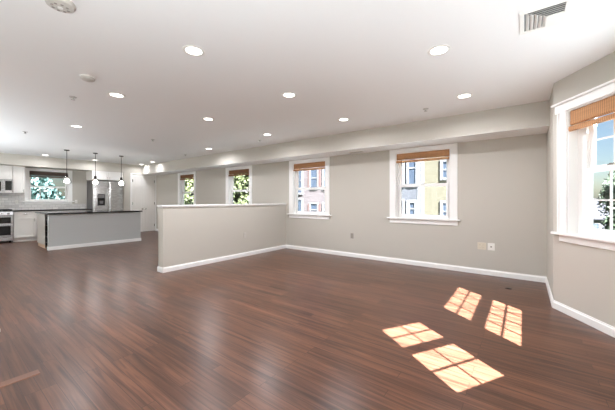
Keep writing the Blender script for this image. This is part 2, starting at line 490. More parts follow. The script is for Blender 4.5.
# ------------------------------------------------------------------ windows
def window(n, label, loc, rot, u0, u1, z0, z1, glass, rail, depth=0.10, wall_th=0.16, cw=0.115, head=0.08, head_ext=0.0,
           stool_top=None, apron=0.1, cols=(1, 1), rows=(1, 1), stile=0.05, glazing='tintglass', lock=True, crown=False, cover=True, ext=0.0):
    """double-hung window in the wall's own frame: x along the wall, y outwards, z up. glass = (g0, g1, lower bottom, lower top, upper bottom, upper top)"""
    w = thing('window_%d' % n, label, 'window', loc, rot, kind='structure')
    g0, g1, lb, lt, ub, ut = glass
    st = stool_top if stool_top is not None else z0 + 0.03
    c = MB()
    c.box(u0 - cw, u0, -0.018, 0, st, z1).box(u1, u1 + cw, -0.018, 0, st, z1)
    c.box(u0 - cw - head_ext, u1 + cw + head_ext, -0.022, 0, z1, z1 + head)
    if crown:
        c.box(u0 - cw - head_ext - 0.025, u1 + cw + head_ext + 0.0, -0.050, 0, z1 + head, z1 + head + 0.022)
        c.box(u0 - cw - 0.012, u0 - cw + 0.012, -0.030, 0, st, z1)
    obj('casing', c, 'trim', w, bevel=0.003)
    if cover:
        j = MB()
        j.box(u0, u0 + 0.012, 0, wall_th, z0, z1).box(u1 - 0.012, u1, 0, wall_th, z0, z1).box(u0, u1, 0, wall_th, z1 - 0.012, z1).box(u0, u1, 0.02, wall_th + 0.03, z0, st - 0.004)
        j.box(u0 + 0.012, g0 - stile + 0.01, depth - 0.015, depth + 0.055, st - 0.004, z1 - 0.012).box(g1 + stile - 0.01, u1 - 0.012, depth - 0.015, depth + 0.055, st - 0.004, z1 - 0.012)
        j.box(g0 - stile, g1 + stile, depth + 0.0, depth + 0.055, ut + stile - 0.01, z1 - 0.012)
        obj('jamb', j, 'trim', w)
        if ext: obj('sun_blocker', MB().box(u1 - 0.012, u1 + 0.02, wall_th, wall_th + ext, z0, z1 + 0.45), 'extwhite', w)  # blade added outside the frame to block sun from a stray floor patch
    def sash(name, y0, y1, a0, a1, zb, zt, bot, top, nc, nr):
        s = MB()
        s.box(a0 - stile, a0, y0, y1, zb - bot, zt + top).box(a1, a1 + stile, y0, y1, zb - bot, zt + top)
        s.box(a0, a1, y0, y1, zb - bot, zb).box(a0, a1, y0, y1, zt, zt + top)
        for i in range(1, nc):
            x = a0 + (a1 - a0) * i / nc; s.box(x - 0.008, x + 0.008, y0 + 0.009, y1 - 0.009, zb, zt)
        for i in range(1, nr):
            z = zb + (zt - zb) * i / nr; s.box(a0, a1, y0 + 0.0095, y1 - 0.0095, z - 0.008, z + 0.008)
        so = obj(name, s, 'trim', w)
        ym = (y0 + y1) / 2
        obj('pane', MB().box(a0 - 0.004, a1 + 0.004, ym - 0.002, ym + 0.002, zb - 0.004, zt + 0.004), glazing, so)
        return so
    mid = rail
    ls = sash('lower_sash', depth - 0.015, depth + 0.018, g0, g1, lb, lt, lb - (st - 0.002), mid + 0.018 - lt, cols[1], rows[1])
    sash('upper_sash', depth + 0.020, depth + 0.052, g0, g1, ub, ut, ub - (mid - 0.016), stile, cols[0], rows[0])
    if lock:
        x = (g0 + g1) / 2
        obj('sash_lock', MB().box(x - 0.03, x + 0.03, depth - 0.012, depth + 0.014, mid + 0.018, mid + 0.030).box(x - 0.008, x + 0.036, depth - 0.014, depth - 0.004, mid + 0.030, mid + 0.038), 'chrome', ls)
    obj('stool', MB().box(u0 - cw - 0.05 - head_ext * 0.5, u1 + cw + 0.05, -0.055, 0.0, st - 0.028, st).box(u0 + 0.001, u1 - 0.001, 0.0, depth - 0.016, st - 0.028, st), 'trim', w, bevel=0.005)
    obj('apron', MB().box(u0 - cw, u1 + cw, -0.016, 0, st - 0.028 - apron, st - 0.028), 'trim', w, bevel=0.003)
    return w

A_LABELS = ['double-hung window nearest the bay, yellow clapboard house showing through it',
            'double-hung window just past the partition end, pink house showing through it',
            'double-hung window above the partition, second from the closet doors, trees outside',
            'double-hung window nearest the white closet doors, trees outside']
for i, (a, b) in enumerate(W_A):
    window(i + 1, A_LABELS[i], (0, WY, 0), 0, a, b, 0.90, 2.235, (a + 0.085, b - 0.085, 0.995, 1.545, 1.605, 2.16), 1.575,
           cw=0.122, head=0.078, stool_top=0.93, apron=0.085, stile=0.05)
window(5, 'kitchen window over the counter, greenish trees outside', (KX, 0, 0), R(90), 2.02, 3.04, 1.22, 2.262, (2.085, 2.975, 1.31, 1.70, 1.76, 2.20), 1.735,
       cw=0.11, head=0.078, stool_top=1.245, apron=0.07, cols=(1, 4), rows=(1, 1), stile=0.045)
window(6, 'bay window at the right edge with blue sky and small panes', (B1[0], B1[1], 0), A1, 0.20, 0.956, 0.88, 2.285,
       (0.363, 0.793, 0.985, 1.575, 1.645, 2.19), 1.61, depth=0.115, wall_th=0.18, cw=0.10, head=0.09, head_ext=0.055, stool_top=0.91, apron=0.075,
       cols=(2, 2), rows=(2, 2), stile=0.055, crown=True, ext=0.24, glazing='glass')
mu = E1y - 3.465
window(7, 'wide middle bay window outside the picture', (BAY_X, E1y, 0), R(-90), E1y - 3.50, E1y - 2.358, 1.06, 2.44,
       (mu, mu + 1.05, 1.25, 1.69, 1.885, 2.34), 1.785, depth=0.05, wall_th=0.10, cw=0.06, head=0.06, stool_top=1.09, apron=0.06, cols=(4, 4), rows=(2, 2), stile=0.035, glazing='glass')
window(8, 'rear bay window outside the picture', (BAY_X, MID_END, 0), A2, 0.36, 1.02, 0.88, 2.28,
       (0.45, 0.93, 1.07, 1.625, 1.765, 2.17), 1.695, depth=0.05, wall_th=0.13, cw=0.07, head=0.06, stool_top=0.91, apron=0.06, cols=(2, 2), rows=(2, 2), stile=0.06, glazing='glass')
wx = E2[0] + 0.16
for k, o_ in enumerate(op_R):
    window(9 + k, ['rear wall window nearest the bay', 'middle rear wall window', 'rear wall window nearest the kitchen'][k] + ' added for daylight, outside the picture', (wx, BACK_Y, 0), R(180), o_[0], o_[1], o_[2], o_[3],
           (o_[0] + 0.085, o_[1] - 0.085, 0.6, 1.35, 1.41, 2.22), 1.38, cw=0.1, head=0.08, stool_top=0.53, glazing='glass')

# bamboo roman shades hanging in the openings
def shade(label, loc, rot, u0, u1, z0, z1, m, y=0.035):
    t = thing('bamboo_shade', label, 'window shade', loc, rot, 'bamboo window shades')
    t.location = Vector(loc) + Matrix.Rotation(rot, 3, 'Z') @ Vector(((u0 + u1) / 2, y, z0)); h = z1 - z0; w = (u1 - u0) / 2 - 0.004
    obj('headrail', MB().box(-w, w, -0.012, 0.025, h - 0.03, h - 0.004), m, t)
    f = h * 0.26
    prof = [(-0.014, h), (-0.020, h - 0.015), (-0.018, h * 0.6), (-0.022, f + 0.03), (-0.012, f + 0.014), (-0.006, f + 0.010), (-0.010, h)]
    obj('shade_panel', MB().prism(prof, 'x', -w, w), m, t)
    prof2 = [(-0.010, f), (-0.036, f - 0.006), (-0.040, f * 0.55), (-0.036, 0.006), (-0.024, 0), (-0.004, 0.004), (0.004, f * 0.5), (-0.002, f)]
    obj('folded_hem', MB().prism(prof2, 'x', -w, w), m, t)
    return t
SH = ['bamboo roman shade in the window nearest the bay, yellow house below it', 'bamboo roman shade in the window just past the partition end, pink house below it',
      'brown bamboo shade above the partition, second from the closet doors', 'brown bamboo shade above the partition, nearest the closet doors']
for i, (a, b) in enumerate(W_A):
    shade(SH[i], (0, WY, 0), 0, a + 0.012, b - 0.012, 2.035, 2.222, 'bamboo' if i < 2 else 'bamboo_dark')
shade('dark grey brown woven shade in the kitchen window', (KX, 0, 0), R(90), 2.032, 3.028, 2.045, 2.249, 'bamboo_grey')
shade('large honey bamboo roman shade in the bay window at the right edge', (B1[0], B1[1], 0), A1, 0.213, 0.943, 2.045, 2.272, 'bamboo')

# ------------------------------------------------------------------ closet doors
DX = -12.3
cs = MB().box(DX, DX + 0.018, 4.80, 4.86, 0, 2.30).box(DX, DX + 0.018, 5.745, 5.786, 0, 2.30).box(DX, DX + 0.020, 4.80, 5.786, 2.30, 2.342)
struct('trim_2', cs, 'trim', bevel=0.003)
def closet_door(n, label, y0, y1, hinge_y, knob_y):
    d = thing('door_%d' % n, label, 'door', (DX, (y0 + y1) / 2, 0), 0, kind='structure')
    w = (y1 - y0) / 2
    x1 = -0.012
    L = MB().box(-0.050, x1 - 0.018, -w, w, 0.012, 2.292)
    st_ = 0.085
    zs = [(0.012, 0.20), (0.86, 1.0), (1.78, 1.88), (2.19, 2.292)]
    L.box(x1 - 0.018, x1, -w, -w + st_, 0.012, 2.292).box(x1 - 0.018, x1, w - st_, w, 0.012, 2.292)
    for a, b in zs: L.box(x1 - 0.018, x1, -w + st_, w - st_, a, b)
    for a, b in ((0.20, 0.86), (1.0, 1.78), (1.88, 2.19)):
        L.box(x1 - 0.018, x1 - 0.004, -w + st_ + 0.03, w - st_ - 0.03, a + 0.03, b - 0.03)
    leaf = obj('leaf', L, 'cab', d, bevel=0.003)
    k = obj('knob', MB().lathe([(0.024, 0), (0.024, 0.006), (0.010, 0.010), (0.010, 0.03), (0.026, 0.045), (0.026, 0.058), (0.0, 0.066)], (x1, knob_y - (y0 + y1) / 2, 0.93), 16, 'x'), 'chrome', d, smooth=True)
    for z in (0.25, 1.15, 2.05):
        yy = hinge_y - (y0 + y1) / 2
        obj('hinge', MB().box(x1, x1 + 0.010, yy - 0.012, yy + 0.012, z - 0.05, z + 0.05), 'chrome', d)
closet_door(1, 'white panelled closet door beside the refrigerator', 4.865, 5.300, 4.885, 5.245)
closet_door(2, 'white panelled closet door beside the window wall', 5.306, 5.740, 5.722, 5.362)

# ------------------------------------------------------------------ kitchen: wall run
# tiles on the wall behind the counter
struct('trim_3', MB().box(KX, KX + 0.008, 0.3, 1.90, 0.97, 1.52).box(KX, KX + 0.008, 1.90, 3.55, 0.97, 1.145), 'tile', 'marble subway tile backsplash on the kitchen wall', 'backsplash')

def shaker(parent, name, x, y0, y1, z0, z1, knob=None, fr=0.055, m='cab'):
    """frame-and-panel front, facing +x"""
    b = MB().box(x, x + 0.006, y0, y1, z0, z1)
    b.box(x + 0.006, x + 0.024, y0, y0 + fr, z0, z1).box(x + 0.006, x + 0.024, y1 - fr, y1, z0, z1)
    b.box(x + 0.006, x + 0.024, y0 + fr, y1 - fr, z0, z0 + fr).box(x + 0.006, x + 0.024, y0 + fr, y1 - fr, z1 - fr, z1)
    d = obj(name, b, m, parent, bevel=0.002)
    if knob:
        ky, kz, horiz = knob
        a = (0, 0.045, 0) if horiz else (0, 0, 0.045)
        p = Vector((x + 0.045, ky, kz)); a = Vector(a)
        obj('handle', MB().tube([p - a - Vector((0.026, 0, 0)), p - a, p + a, p + a - Vector((0.026, 0, 0))], 0.005, 8), 'chrome', d)
    return d

def base_cabinet(label, y0, y1, doors=1):
    t = thing('base_cabinet', label, 'kitchen cabinet', (KX, (y0 + y1) / 2, 0), 0, 'white base cabinets along the kitchen wall')
    w = (y1 - y0) / 2 - 0.001; fx = 0.60
    obj('carcass', MB().box(0.001, fx, -w, w, 0.10, 0.935), 'cab', t)
    obj('toe_kick', MB().box(0.001, fx - 0.05, -w, w, 0, 0.10), 'cab', t)
    dw = 2 * w / doors
    for i in range(doors):
        a, b = -w + dw * i + 0.012, -w + dw * (i + 1) - 0.012
        shaker(t, 'drawer', fx, a, b, 0.765, 0.925, ((a + b) / 2, 0.845, True), 0.03)
        shaker(t, 'door', fx, a, b, 0.125, 0.745, ((b - 0.035) if i == 0 else (a + 0.035), 0.66, False))
base_cabinet('white base cabinet right beside the range, one drawer over one door', 1.575, 2.10)
base_cabinet('wide white base cabinet under the kitchen window, behind the island end', 2.10, 2.90, 2)
base_cabinet('white base cabinet between the kitchen window and the refrigerator', 2.90, 3.545)
tag(obj('countertop', MB().box(KX + 0.001, KX + 0.665, 1.572, 3.55, 0.936, 0.970), 'granite', bevel=0.004), 'black granite worktop along the wall under the kitchen window', 'worktop')

def upper_cabinet(label, y0, y1, z0, z1, depth=0.33, doors=1):
    t = thing('wall_cabinet', label, 'kitchen cabinet', (KX, (y0 + y1) / 2, z0), 0, 'white wall cabinets in the kitchen')
    w = (y1 - y0) / 2 - 0.001
    obj('carcass', MB().box(0.001, depth, -w, w, 0, z1 - z0), 'cab', t)
    dw = 2 * w / doors
    for i in range(doors):
        a, b = -w + dw * i + 0.008, -w + dw * (i + 1) - 0.008
        shaker(t, 'door', depth, a, b, 0.008, z1 - z0 - 0.012, ((b - 0.03) if (i == 0) else (a + 0.03), 0.07, False), 0.05)
upper_cabinet('short white wall cabinet above the microwave', 0.84, 1.600, 1.915, 2.343, doors=2)
upper_cabinet('narrow tall white wall cabinet between microwave and kitchen window', 1.602, 1.880, 1.505, 2.343)
upper_cabinet('white wall cabinet above the refrigerator', 3.56, 4.555, 2.02, 2.343, depth=0.62, doors=2)

# microwave
mw = thing('microwave', 'stainless microwave mounted over the range', 'microwave', (KX, 1.22, 1.48))
obj('body', MB().box(0.001, 0.36, -0.378, 0.372, 0, 0.43), 'darksteel', mw, bevel=0.004)
md = obj('door', MB().box(0.36, 0.39, -0.378, 0.20, 0.02, 0.42), 'steel', mw, bevel=0.004)
obj('window', MB().box(0.39, 0.394, -0.31, 0.13, 0.08, 0.36), 'black', md)
obj('handle', MB().tube([(0.39, 0.165, 0.06), (0.43, 0.165, 0.06), (0.43, 0.165, 0.38), (0.39, 0.165, 0.38)], 0.010, 8), 'steel', md, smooth=True)
cp = obj('control_panel', MB().box(0.36, 0.39, 0.202, 0.372, 0.02, 0.42), 'steel', mw, bevel=0.003)
obj('display', MB().box(0.39, 0.393, 0.215, 0.355, 0.10, 0.39), 'black', cp)
obj('vent_strip', MB().box(0.36, 0.385, -0.378, 0.372, 0.0, 0.018), 'darksteel', mw)
obj('vent_strip', MB().box(0.36, 0.38, -0.378, 0.372, 0.42, 0.43), 'darksteel', mw)

# range with two ovens
rg = thing('range', 'stainless gas range with two dark oven doors', 'cooker', (KX, 1.19, 0))
obj('body', MB().box(0.02, 0.62, -0.38, 0.38, 0.06, 0.925), 'darksteel', rg)
obj('cooktop', MB().box(0.02, 0.66, -0.38, 0.38, 0.925, 0.945), 'steel', rg, bevel=0.004)
for k in range(3):
    g = MB(); y = -0.25 + 0.25 * k
    for dy in (-0.115, 0.115): g.box(0.07, 0.60, y + dy - 0.008, y + dy + 0.008, 0.967, 1.003)
    for x in (0.07, 0.20, 0.335, 0.46, 0.59): g.box(x - 0.008, x + 0.008, y - 0.115, y + 0.115, 0.967, 1.003)
    for x in (0.07, 0.59):
        for dy in (-0.115, 0.115): g.box(x - 0.008, x + 0.008, y + dy - 0.008, y + dy + 0.008, 0.945, 0.966)
    obj('grate', g, 'blackmatte', rg)
    for x in (0.2, 0.46):
        obj('burner', MB().lathe([(0.045, 0.945), (0.045, 0.957), (0.03, 0.962), (0, 0.963)], (x, y, 0), 16), 'blackmatte', rg)
rp = obj('control_panel', MB().prism([(0.62, 0.83), (0.69, 0.835), (0.675, 0.925), (0.62, 0.925)], 'y', -0.38, 0.38), 'steel', rg, bevel=0.003)
for k in range(5):
    obj('knob', MB().lathe([(0.026, 0), (0.024, 0.02), (0.02, 0.032), (0, 0.033)], (0.684, -0.28 + 0.14 * k, 0.88), 14, 'x'), 'chrome', rp, smooth=True)
for nm, a, b in (('upper_oven_door', 0.575, 0.82), ('lower_oven_door', 0.215, 0.565)):
    dr = obj(nm, MB().box(0.62, 0.665, -0.378, 0.378, a, b), 'steel', rg, bevel=0.004)
    obj('oven_window', MB().box(0.665, 0.669, -0.33, 0.33, a + 0.02, b - 0.055), 'black', dr)
    obj('handle', MB().tube([(0.665, -0.33, b - 0.03), (0.71, -0.33, b - 0.03), (0.71, 0.33, b - 0.03), (0.665, 0.33, b - 0.03)], 0.012, 10), 'steel', dr, smooth=True)
obj('drawer', MB().box(0.62, 0.662, -0.378, 0.378, 0.065, 0.205), 'steel', rg, bevel=0.004)
for x in (0.08, 0.56):
    for y in (-0.33, 0.33): obj('foot', MB().lathe([(0.02, 0), (0.02, 0.06)], (x, y, 0), 10), 'blackmatte', rg)

# refrigerator: two doors over a freezer drawer
fr = thing('refrigerator', 'stainless french-door refrigerator with ice dispenser', 'refrigerator', (KX - 0.02, 4.055, 0))
FW = 0.485; FT = 1.985
obj('body', MB().box(0.03, 0.66, -FW + 0.005, FW - 0.005, 0.03, FT), 'darksteel', fr, bevel=0.004)
def curved_front(y0, y1, z0, z1, x0=0.66, t=0.07, bulge=0.022):
    pts = [(x0, y0)]
    n = 12
    for i in range(n + 1):
        y = y0 + (y1 - y0) * i / n; u = (y + 0) / FW
        e = min(y - y0, y1 - y); rr = 0.02
        ed = 0 if e >= rr else rr - math.sqrt(max(0, rr * rr - (rr - e) ** 2))
        pts.append((x0 + t + bulge * (1 - u * u) - ed, y))
    pts.append((x0, y1))
    return MB().prism(pts, 'z', z0, z1)
lf = obj('door', curved_front(-FW, -0.003, 0.74, FT - 0.005), 'steel', fr, smooth=True)
rf = obj('door', curved_front(0.003, FW, 0.74, FT - 0.005), 'steel', fr, smooth=True)
zf = obj('freezer_drawer', curved_front(-FW, FW, 0.09, 0.73), 'steel', fr, smooth=True)
for d_, y in ((lf, -0.05), (rf, 0.05)):
    obj('handle', MB().tube([(0.745, y, 0.86), (0.80, y, 0.90), (0.805, y, 1.3), (0.80, y, 1.72), (0.745, y, 1.76)], 0.014, 10), 'chrome', d_, smooth=True)
obj('handle', MB().tube([(0.745, -0.38, 0.66), (0.80, -0.36, 0.66), (0.805, 0, 0.66), (0.80, 0.36, 0.66), (0.745, 0.38, 0.66)], 0.014, 10), 'chrome', zf, smooth=True)
dp = obj('dispenser', MB().box(0.735, 0.757, -0.36, -0.13, 1.08, 1.50), 'black', lf, bevel=0.003)
obj('dispenser_panel', MB().box(0.757, 0.760, -0.34, -0.15, 1.36, 1.48), 'darksteel', dp)
obj('dispenser_tray', MB().box(0.757, 0.775, -0.34, -0.15, 1.085, 1.10).box(0.757, 0.768, -0.30, -0.19, 1.15, 1.26), 'darksteel', dp)
for y in (-FW + 0.05, FW - 0.05): obj('hinge_cover', MB().box(0.45, 0.70, y - 0.04, y + 0.04, FT, FT + 0.02), 'darksteel', fr)
for x in (0.1, 0.6):
    for y in (-0.42, 0.42): obj('foot', MB().lathe([(0.02, 0), (0.02, 0.03)], (x, y, 0), 10), 'blackmatte', fr)

# ------------------------------------------------------------------ island
IX0, IX1, IY0, IY1 = -10.93, -9.65, 1.87, 4.06
isl = thing('kitchen_island', 'long grey kitchen island with wine rack end and white baseboard', 'kitchen island', ((IX0 + IX1) / 2, (IY0 + IY1) / 2, 0))
ox, oy = (IX0 + IX1) / 2, (IY0 + IY1) / 2
def ib(x0, x1, y0, y1, z0, z1): return MB().box(x0 - ox, x1 - ox, y0 - oy, y1 - oy, z0, z1)
obj('front_panel', ib(-9.77, IX1, IY0, IY1, 0, 0.912), 'grey', isl)
obj('cabinet_body', ib(IX0, -10.05, IY0 + 0.02, IY1, 0.10, 0.915), 'greycab', isl)
ep = obj('end_panel', ib(IX0, -10.05, IY0, IY0 + 0.02, 0.10, 0.915), 'greycab', isl)
obj('toe_kick', ib(IX0 + 0.05, -10.03, IY0 + 0.012, IY1, 0, 0.10), 'toe', isl)
bbm = MB(); base_run(bbm, (IX1 - ox, IY1 - oy), (IX1 - ox, IY0 - oy)); base_run(bbm, (IX1 + 0.016 - ox, IY0 - oy), (-9.77 - ox, IY0 - oy)); base_run(bbm, (-9.77 - ox, IY1 - oy), (IX1 + 0.016 - ox, IY1 - oy))
obj('baseboard', bbm, 'trim', isl)
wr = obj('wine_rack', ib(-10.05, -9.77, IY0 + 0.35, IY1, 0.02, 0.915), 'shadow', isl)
rk = ib(-10.05, -10.03, IY0 + 0.005, IY0 + 0.35, 0.02, 0.915); k0 = ib(-9.79, -9.77, IY0 + 0.005, IY0 + 0.35, 0.02, 0.915)
n_ = len(rk.v); rk.v += k0.v; rk.f += [tuple(n_ + i for i in f) for f in k0.f]
for k in range(7):
    z = 0.03 + k * 0.147; rk.box(-10.03 - ox, -9.79 - ox, IY0 + 0.008 - oy, IY0 + 0.35 - oy, z - 0.007, z + 0.007)
obj('rack_shelves', rk, 'darksteel', wr)
tag(obj('island_countertop', MB().box(IX0 - 0.06, IX1 + 0.07, IY0 - 0.035, IY1 + 0.03, 0.920, 0.952), 'granite', bevel=0.005), 'black granite slab on top of the grey kitchen island', 'worktop')

# ------------------------------------------------------------------ lamps
def lamp_light(name, kind, parent, loc, power, size=0.1, rot=(0, 0, 0), col=(0.93, 0.94, 1.0), spread=None):
    d = bpy.data.lights.new(name, kind); d.energy = power; d.color = col
    if kind == 'AREA':
        d.shape = 'DISK'; d.size = size
        if spread: d.spread = spread
    else: d.shadow_soft_size = size
    o = bpy.data.objects.new(name, d); COL.objects.link(o); o.parent = parent; o.location = loc; o.rotation_euler = rot
    return o
def recessed(label, x, y, first=None, power=CAN_W):
    if first is None:
        t = thing('recessed_light', label, 'ceiling light', (x, y, CEIL), 0, 'recessed ceiling lights')
        obj('trim_ring', MB().lathe([(0.072, 0.0), (0.072, -0.004), (0.098, -0.006), (0.100, -0.001), (0.100, 0.0)], seg=32, cap=False), 'plastic', t, smooth=True)
        obj('lens', MB().lathe([(0.074, -0.001), (0.074, -0.003), (0.0, -0.006)], seg=32), 'lens', t, smooth=True)
        lamp_light('recessed_bulb', 'AREA', t, (0, 0, -0.012), power, 0.14, spread=R(170))
        return t
    return copy_tree(first, (x, y, CEIL), label, power=power)
c0 = recessed('round recessed ceiling light nearest the square ceiling register', -0.63, 2.863)
for lb, x, y in [
    ('recessed ceiling light by the window wall soffit, nearest the bay', -0.635, 4.32),
    ('recessed ceiling light by the soffit, between the two clapboard-view windows', -2.482, 4.33),
    ('recessed ceiling light by the soffit, just past the partition', -4.345, 4.35),
    ('recessed ceiling light by the soffit, above the kitchen side of the partition', -6.815, 4.60),
    ('recessed ceiling light in the middle of the living area ceiling', -2.482, 2.887),
    ('recessed ceiling light over the free end of the partition', -4.32, 2.908),
    ('largest-looking recessed ceiling light, top left of centre in the photo', -2.455, 1.498),
    ('recessed ceiling light right of the white smoke alarm', -4.304, 1.514),
    ('recessed ceiling light left of the pendants, before the island', -6.73, 1.702),
    ('recessed ceiling light in front of the kitchen window', -11.79, 2.20),
    ('recessed ceiling light in front of the refrigerator', -11.866, 3.514),
    ('recessed ceiling light in front of the closet doors, left of two close together', -11.88, 5.03),
    ('recessed ceiling light in front of the closet doors, right of two close together', -10.81, 4.964)]:
    recessed(lb, x, y, c0, (6.5 if y > 4.5 else 8.0) if x < -10 else CAN_W)

def pendant(label, x, y, first=None):
    if first: return copy_tree(first, (x, y, CEIL), label)
    t = thing('pendant_light', label, 'pendant light', (x, y, CEIL), 0, 'pendant lights over the island')
    obj('canopy', MB().lathe([(0.062, 0), (0.062, -0.012), (0.05, -0.024), (0.010, -0.028), (0, -0.028)], seg=24), 'bronze', t, smooth=True)
    obj('stem', MB().lathe([(0.0065, -0.026), (0.0065, -0.68)], seg=8), 'bronze', t)
    obj('socket', MB().lathe([(0.008, -0.67), (0.030, -0.68), (0.032, -0.75), (0.022, -0.775), (0.02, -0.79)], seg=16), 'bronze', t, smooth=True)
    obj('glass_shade', MB().lathe([(0.034, -0.735), (0.05, -0.75), (0.085, -0.80), (0.112, -0.87), (0.118, -0.92)], seg=28, cap=False), 'shadeglass', t, smooth=True)
    obj('bulb', MB().lathe([(0.014, -0.785), (0.03, -0.80), (0.055, -0.845), (0.060, -0.875), (0.048, -0.91), (0.0, -0.925)], seg=20), 'bulb', t, smooth=True)
    lamp_light('pendant_bulb_light', 'POINT', t, (0, 0, -1.0), 6, 0.06)
    return t
p0 = pendant('pendant light over the island, in front of the kitchen window', -10.11, 2.338)
pendant('pendant light over the island, middle of the three', -10.10, 3.00, p0)
pendant('pendant light over the island, in front of the refrigerator right door', -10.12, 3.69, p0)

# fill lamps added behind the camera, unseen, to brighten the ceiling
def fill_uplight(label, x, y, first=None, power=None):
    if first: return copy_tree(first, (x, y, 0), label, power=power)
    t = thing('fill_lamp', label, 'fill light', (x, y, 0), 0, 'added fill lights')
    obj('base', MB().lathe([(0.14, 0), (0.14, 0.015), (0.05, 0.03), (0.014, 0.04)], seg=24), 'bronze', t, smooth=True)
    obj('pole', MB().lathe([(0.013, 0.035), (0.013, 0.47)], seg=10), 'bronze', t)
    obj('lamp_bowl', MB().lathe([(0.02, 0.46), (0.09, 0.48), (0.17, 0.53), (0.22, 0.60), (0.212, 0.60), (0.16, 0.54), (0.08, 0.495), (0.0, 0.485)], seg=28), 'bowl', t, smooth=True)
    lamp_light('fill_bulb', 'AREA', t, (0, 0, 0.598), FILL_W, 0.36, (math.pi, 0, 0), col=(0.82, 0.90, 0.97))
    return t
u0_ = fill_uplight('added fill light nearest the bay, outside the picture', 0.02, -0.75)
for lb, x, y, w_ in (('added fill light in the middle of the rear wall, outside the picture', -3.6, -2.2, 8), ('added fill light left of the middle, outside the picture', -7.2, -1.6, 65),
                 ('added fill light nearest the kitchen, outside the picture', -9.6, -1.6, 260)):
    fill_uplight(lb, x, y, u0_, w_)

# ------------------------------------------------------------------ ceiling fittings
t = thing('smoke_detector', 'large round smoke detector with slots at the top edge', 'smoke detector', (-2.60, 0.565, CEIL))
obj('body', MB().lathe([(0.085, 0), (0.085, -0.012), (0.078, -0.030), (0.055, -0.040), (0.0, -0.042)], seg=32), 'offplastic', t, smooth=True)
for k in range(8):
    a = k * math.pi / 4
    obj('slot', MB().lathe([(0.009, -0.0405), (0.009, -0.043), (0, -0.0435)], (0.045 * math.cos(a), 0.045 * math.sin(a), 0), 10), 'greyplastic', t)
obj('test_button', MB().lathe([(0.016, -0.041), (0.015, -0.046), (0, -0.047)], seg=16), 'plastic', t)
t = thing('smoke_detector', 'white round smoke alarm left of a recessed light', 'smoke detector', (-3.93, 1.095, CEIL))
obj('base', MB().lathe([(0.074, 0), (0.074, -0.014)], seg=28), 'plastic', t, smooth=True)
obj('body', MB().lathe([(0.066, -0.014), (0.066, -0.030), (0.05, -0.042), (0.0, -0.046)], seg=28), 'offplastic', t, smooth=True)
def sprinkler(label, x, y, first=None, r=0.04):
    if first: return copy_tree(first, (x, y, CEIL), label)
    t = thing('sprinkler_head', label, 'sprinkler', (x, y, CEIL), 0, 'ceiling sprinkler heads')
    obj('escutcheon', MB().lathe([(0.042, 0), (0.042, -0.004), (0.030, -0.009), (0.012, -0.010)], seg=20), 'sprgrey', t, smooth=True)
    obj('head', MB().lathe([(0.012, -0.009), (0.010, -0.030), (0.024, -0.034), (0.024, -0.038), (0, -0.039)], seg=14), 'sprgrey', t, smooth=True)
    return t
s0 = sprinkler('small ceiling sprinkler head just beyond the white smoke alarm', -4.858, 1.19)
for lb, x, y in (('small ceiling sprinkler head farthest left, towards the kitchen', -8.10, 1.205), ('small ceiling sprinkler head between the pendants and the partition', -6.80, 3.123),
                 ('small ceiling sprinkler head beside the soffit, behind the partition corner', -4.883, 4.636), ('small ceiling sprinkler head beside the soffit, towards the closet doors', -8.255, 4.759),
                 ('small ceiling sprinkler head beside the soffit, nearest the bay', -1.195, 4.576)):
    sprinkler(lb, x, y, s0)

# ceiling register: frame, grey sheet coloured as the shade inside, bent vanes
vt = thing('air_register', 'white square ceiling air register with bent vanes', 'air vent', (0.12, 2.825, CEIL))
fx_, fy_ = 0.148, 0.172
obj('frame', MB().box(-fx_, fx_, -fy_, -fy_ + 0.03, -0.010, 0).box(-fx_, fx_, fy_ - 0.03, fy_, -0.010, 0).box(-fx_, -fx_ + 0.03, -fy_ + 0.03, fy_ - 0.03, -0.010, 0).box(fx_ - 0.03, fx_, -fy_ + 0.03, fy_ - 0.03, -0.010, 0), 'plastic', vt, bevel=0.003)
obj('duct_shade', MB().box(-fx_ + 0.028, fx_ - 0.028, -fy_ + 0.028, fy_ - 0.028, -0.002, -0.0005), M['duct_shade'], vt)
ax0, ax1, ay0, ay1 = -fx_ + 0.03, fx_ - 0.03, -fy_ + 0.03, fy_ - 0.03
for k in range(5):
    o_ = 0.012 + 0.026 * k
    # one leg along y near the window-side frame, the other along x at the far side
    v_ = MB()
    v_.prism([(ax0 + o_, -0.002), (ax0 + o_ + 0.004, -0.002), (ax0 + o_ + 0.018, -0.012), (ax0 + o_ + 0.014, -0.012)], 'y', ay0 + o_ * 1.0, ay1)
    v_.prism([(ay0 + o_, -0.012), (ay0 + o_ + 0.003, -0.012), (ay0 + o_ + 0.017, -0.002), (ay0 + o_ + 0.014, -0.002)], 'x', ax0 + o_, ax1)
    obj('vane', v_, 'plastic', vt)
obj('blank_corner', MB().box(ax0 + 0.135, ax1, ay0 + 0.135, ay1, -0.011, -0.002), 'plastic', vt)

sv = thing('air_register', 'slim grille under the soffit between two windows', 'air vent', (-2.88, 5.56, SOF_Z))
obj('frame', MB().box(-0.17, 0.17, -0.06, -0.045, -0.008, 0).box(-0.17, 0.17, 0.045, 0.06, -0.008, 0).box(-0.17, -0.155, -0.045, 0.045, -0.008, 0).box(0.155, 0.17, -0.045, 0.045, -0.008, 0), 'plastic', sv)
for k in range(6):
    y = -0.036 + k * 0.0145
    obj('louver', MB().prism([(y, -0.001), (y + 0.003, -0.001), (y + 0.010, -0.010), (y + 0.007, -0.010)], 'x', -0.155, 0.155), 'offplastic', sv)
obj('duct_shade', MB().box(-0.155, 0.155, -0.045, 0.045, -0.001, -0.0003), 'shadow', sv)  # thin dark sheet, the grille's inner shade put into its colour

